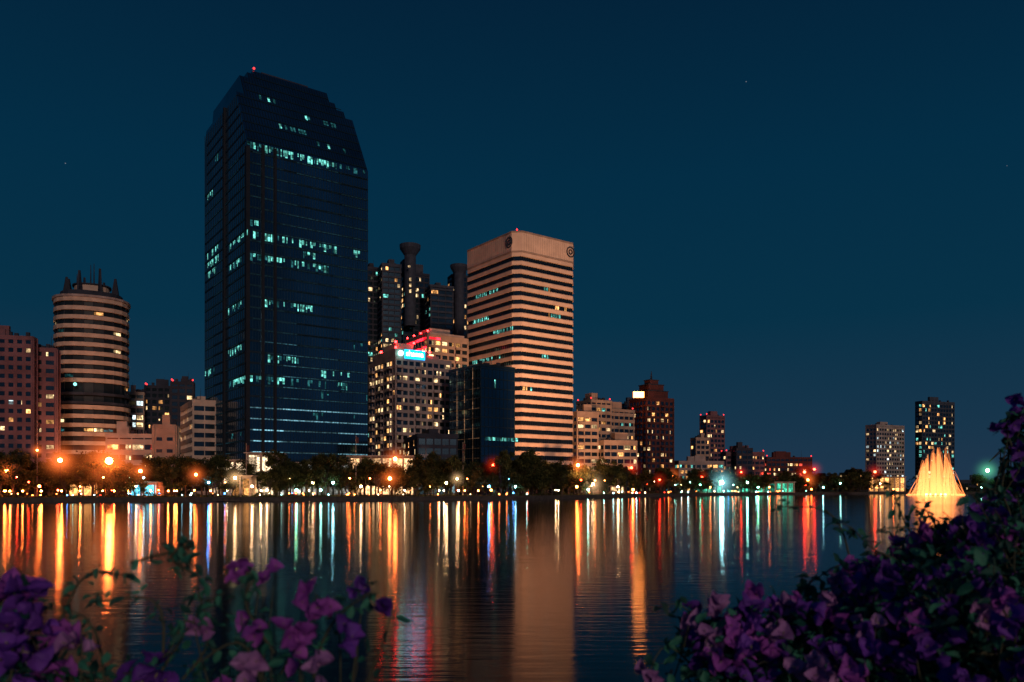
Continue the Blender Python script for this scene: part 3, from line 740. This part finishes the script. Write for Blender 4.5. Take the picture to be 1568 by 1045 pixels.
def bush(name,clumps,root,flow,strays,ls,fs,twigs,kl=1.0,kf=1.0):
    mb=MB()
    for (px,py,d,r,nl,nf) in clumps:
        c=W(px,py,d); stem(mb,(root[0]+random.uniform(-.25,.25),root[1]+random.uniform(-.1,.1),2.38),c,.010,.08)
        for i in range(int(nl*kl)):
            p=c+rv()*r*random.uniform(.3,1.12); leaf(mb,p,ls*random.uniform(.55,1.25))
            if i%9==0: stem(mb,c,p,.003,.01)
        for i in range(int(nf*kf)):
            v=rv(); v.y=-abs(v.y)*.7; v.z=abs(v.z)*.9-.15
            flower(mb,c+v.normalized()*r*random.uniform(.75,1.1),fs*random.uniform(.7,1.2),random.choice(flow))
    for (px,py,d,s,m) in strays:
        c=W(px,py,d); flower(mb,c,s*.66,m)
        st=stem(mb,(c.x+random.uniform(-.08,.08),c.y+.05,c.z-.35),c,.003,.01)
        for q in st[2:]:
            if random.random()<.75: leaf(mb,Vector(q)+rv()*.02,ls*random.uniform(.7,1.1))
    for (a,b,d) in twigs:
        st=stem(mb,W(a[0],a[1],d),W(b[0],b[1],d-.05),.003,.03)
        for q in st[1:]:
            for _ in range(3): leaf(mb,Vector(q)+rv()*.014,ls*random.uniform(.45,.9))
    return mb.obj(name,True)
R_=[(1530,1000,1.75,.24,420,20),(1420,990,1.9,.22,420,17),(1310,1000,1.95,.2,380,15),(1210,1010,1.9,.14,200,9),(1110,1030,1.8,.09,110,6),(1150,960,1.9,.06,60,5),(1065,975,1.9,.055,35,3),
    (1250,965,2.0,.08,120,5),(1320,905,2.1,.075,110,5),(1400,890,2.2,.12,240,7),(1490,875,2.2,.14,330,9),(1560,845,2.3,.15,330,8),(1525,805,2.35,.07,90,4),(1575,745,2.4,.08,110,4),(1560,655,2.4,.045,36,3),(1440,825,2.3,.05,45,2),
    (1600,940,2.0,.3,500,10),(1640,750,2.4,.2,280,5),(1290,1120,2.0,.28,350,4),(1480,1150,2.0,.32,400,4),(1150,1130,1.9,.15,160,3),(1450,1400,2.1,.38,400,3)]
R_tw=[((1300,850),(1195,758),2.1),((1340,900),(1222,886),2.1),((1460,850),(1392,765),2.2),((1380,860),(1270,815),2.1),((1450,840),(1355,815),2.2),((1420,850),(1345,745),2.2),((1555,720),(1525,640),2.4),((1120,960),(1015,950),1.9),((1060,1020),(965,1040),1.85),((1550,800),(1490,745),2.3),((1555,700),(1550,620),2.3)]
R_st=[(1050,955,1.85,.045,pet3),(1105,935,1.85,.045,pet3),(1150,915,1.88,.042,pet2),(1190,925,1.9,.042,pet3),(1215,925,1.9,.035,pet2),(1140,975,1.8,.045,pet2),(1185,965,1.8,.045,pet3),(1000,1030,1.8,.04,pet3),(1290,900,2.0,.045,pet3),(1300,870,2.0,.04,pet2),(1290,1000,1.8,.05,pet1),(1240,1030,1.7,.05,pet3),
      (1480,815,2.1,.05,pet1),(1500,870,2.0,.05,pet1),(1550,700,2.3,.05,pet1),(1560,625,2.3,.045,pet1),(1540,655,2.3,.04,pet1),(1520,945,1.7,.05,pet3),(1330,960,1.75,.045,pet3),(1080,985,1.8,.045,pet3),(1115,960,1.8,.04,pet2),(1270,925,1.9,.04,pet3),(1260,1025,1.65,.045,pet3),(1310,1030,1.6,.045,pet2),(1400,960,1.7,.04,pet2)]
bush('bougainvillea_bush',R_,(1.25,2.3),[pet1,pet1,pet1,pet2],R_st,.036,.030,R_tw,1.8,1.2)
L_=[(35,1010,1.5,.07,60,4),(110,1045,1.5,.06,60,2),(210,1060,1.5,.05,50,1),(450,1070,1.55,.05,30,2),(20,930,1.5,.04,15,3),(340,1060,1.55,.04,30,1),(60,1180,1.5,.2,200,4),(350,1220,1.55,.2,200,4)]
L_st=[(45,915,1.45,.05,pet1),(65,945,1.45,.05,pet1),(15,960,1.4,.055,pet1),(118,983,1.35,.04,pet3),(25,1015,1.4,.055,pet1),(370,873,1.6,.034,pet2),(415,880,1.6,.032,pet2),(465,908,1.55,.036,pet2),(498,935,1.5,.036,pet2),(560,902,1.5,.032,pet1),(592,915,1.5,.038,pet1),
      (308,960,1.45,.032,pet3),(380,962,1.4,.038,pet2),(452,968,1.4,.042,pet2),(532,970,1.4,.040,pet1),(382,1028,1.3,.040,pet3),(490,1032,1.35,.038,pet3),(440,990,1.4,.036,pet2)]
L_tw=[((90,960),(200,862),1.5),((200,862),(330,875),1.5),((240,1040),(360,890),1.5),((300,880),(262,852),1.5),((280,1040),(330,900),1.5),((160,1045),(60,905),1.5),((420,1000),(360,870),1.55),((480,1040),(560,905),1.5),((330,1000),(240,985),1.45),((250,1000),(170,900),1.5),((400,1045),(300,1000),1.4)]
bush('bougainvillea_bush',L_,(-.85,1.6),[pet1,pet2],L_st,.032,.032,L_tw)

# ================================================================= WORLD, SUN, CAMERA
w=bpy.data.worlds.new('sky'); scene.world=w; w.use_nodes=True; t=w.node_tree; N=t.nodes; L=t.links; N.clear()
out=N.new('ShaderNodeOutputWorld'); bg=N.new('ShaderNodeBackground'); L.new(bg.outputs[0],out.inputs[0])
tc=N.new('ShaderNodeTexCoord'); sx=N.new('ShaderNodeSeparateXYZ'); L.new(tc.outputs['Generated'],sx.inputs[0])
rp_=N.new('ShaderNodeValToRGB'); L.new(sx.outputs[2],rp_.inputs[0]); cr=rp_.color_ramp
cr.elements[0].position=0.0; cr.elements[0].color=(.015,.038,.075,1)
cr.elements[1].position=.55; cr.elements[1].color=(.0008,.015,.039,1)
for ps,c in ((.07,(.009,.036,.071)),(.2,(.002,.031,.064)),(.36,(.0008,.026,.059))):
    e_=cr.elements.new(ps); e_.color=(*c,1)
sky=N.new('ShaderNodeTexSky'); sky.sky_type='NISHITA'; sky.sun_disc=False; sky.sun_elevation=math.radians(-4); sky.sun_rotation=math.radians(160)
ms=N.new('ShaderNodeVectorMath'); ms.operation='SCALE'; ms.inputs['Scale'].default_value=.02; L.new(sky.outputs[0],ms.inputs[0])
ad=N.new('ShaderNodeVectorMath'); ad.operation='ADD'; L.new(rp_.outputs[0],ad.inputs[0]); L.new(ms.outputs[0],ad.inputs[1])
vo=N.new('ShaderNodeTexVoronoi'); vo.inputs['Scale'].default_value=26; L.new(tc.outputs['Generated'],vo.inputs[0])
lt=N.new('ShaderNodeMath'); lt.operation='LESS_THAN'; lt.inputs[1].default_value=.014; L.new(vo.outputs['Distance'],lt.inputs[0])
s2=N.new('ShaderNodeMath'); s2.operation='MULTIPLY'; s2.inputs[1].default_value=.15; L.new(lt.outputs[0],s2.inputs[0])
ad2=N.new('ShaderNodeVectorMath'); ad2.operation='ADD'; L.new(ad.outputs[0],ad2.inputs[0]); L.new(s2.outputs[0],ad2.inputs[1])
L.new(ad2.outputs[0],bg.inputs[0]); bg.inputs[1].default_value=1.0
sl=bpy.data.lights.new('city_glow_sun','SUN'); sl.energy=.85; sl.angle=math.radians(6); sl.color=(1,.68,.55)
so=bpy.data.objects.new('city_glow_sun',sl); col.objects.link(so)
so.rotation_euler=Vector((-.34,.9,-.2)).to_track_quat('-Z','Y').to_euler()
cam=bpy.data.cameras.new('camera'); co=bpy.data.objects.new('camera',cam); col.objects.link(co); scene.camera=co
co.location=(0,0,EYE); co.rotation_euler=(math.radians(90),0,0)
cam.lens=F*36/1568; cam.sensor_width=36; cam.shift_y=(HY-522.5)/1568; cam.clip_end=8000; cam.clip_start=.1
cam.dof.use_dof=True; cam.dof.focus_distance=300; cam.dof.aperture_fstop=4.5
scene.view_settings.view_transform='Standard'; scene.view_settings.look='None'; scene.view_settings.exposure=0
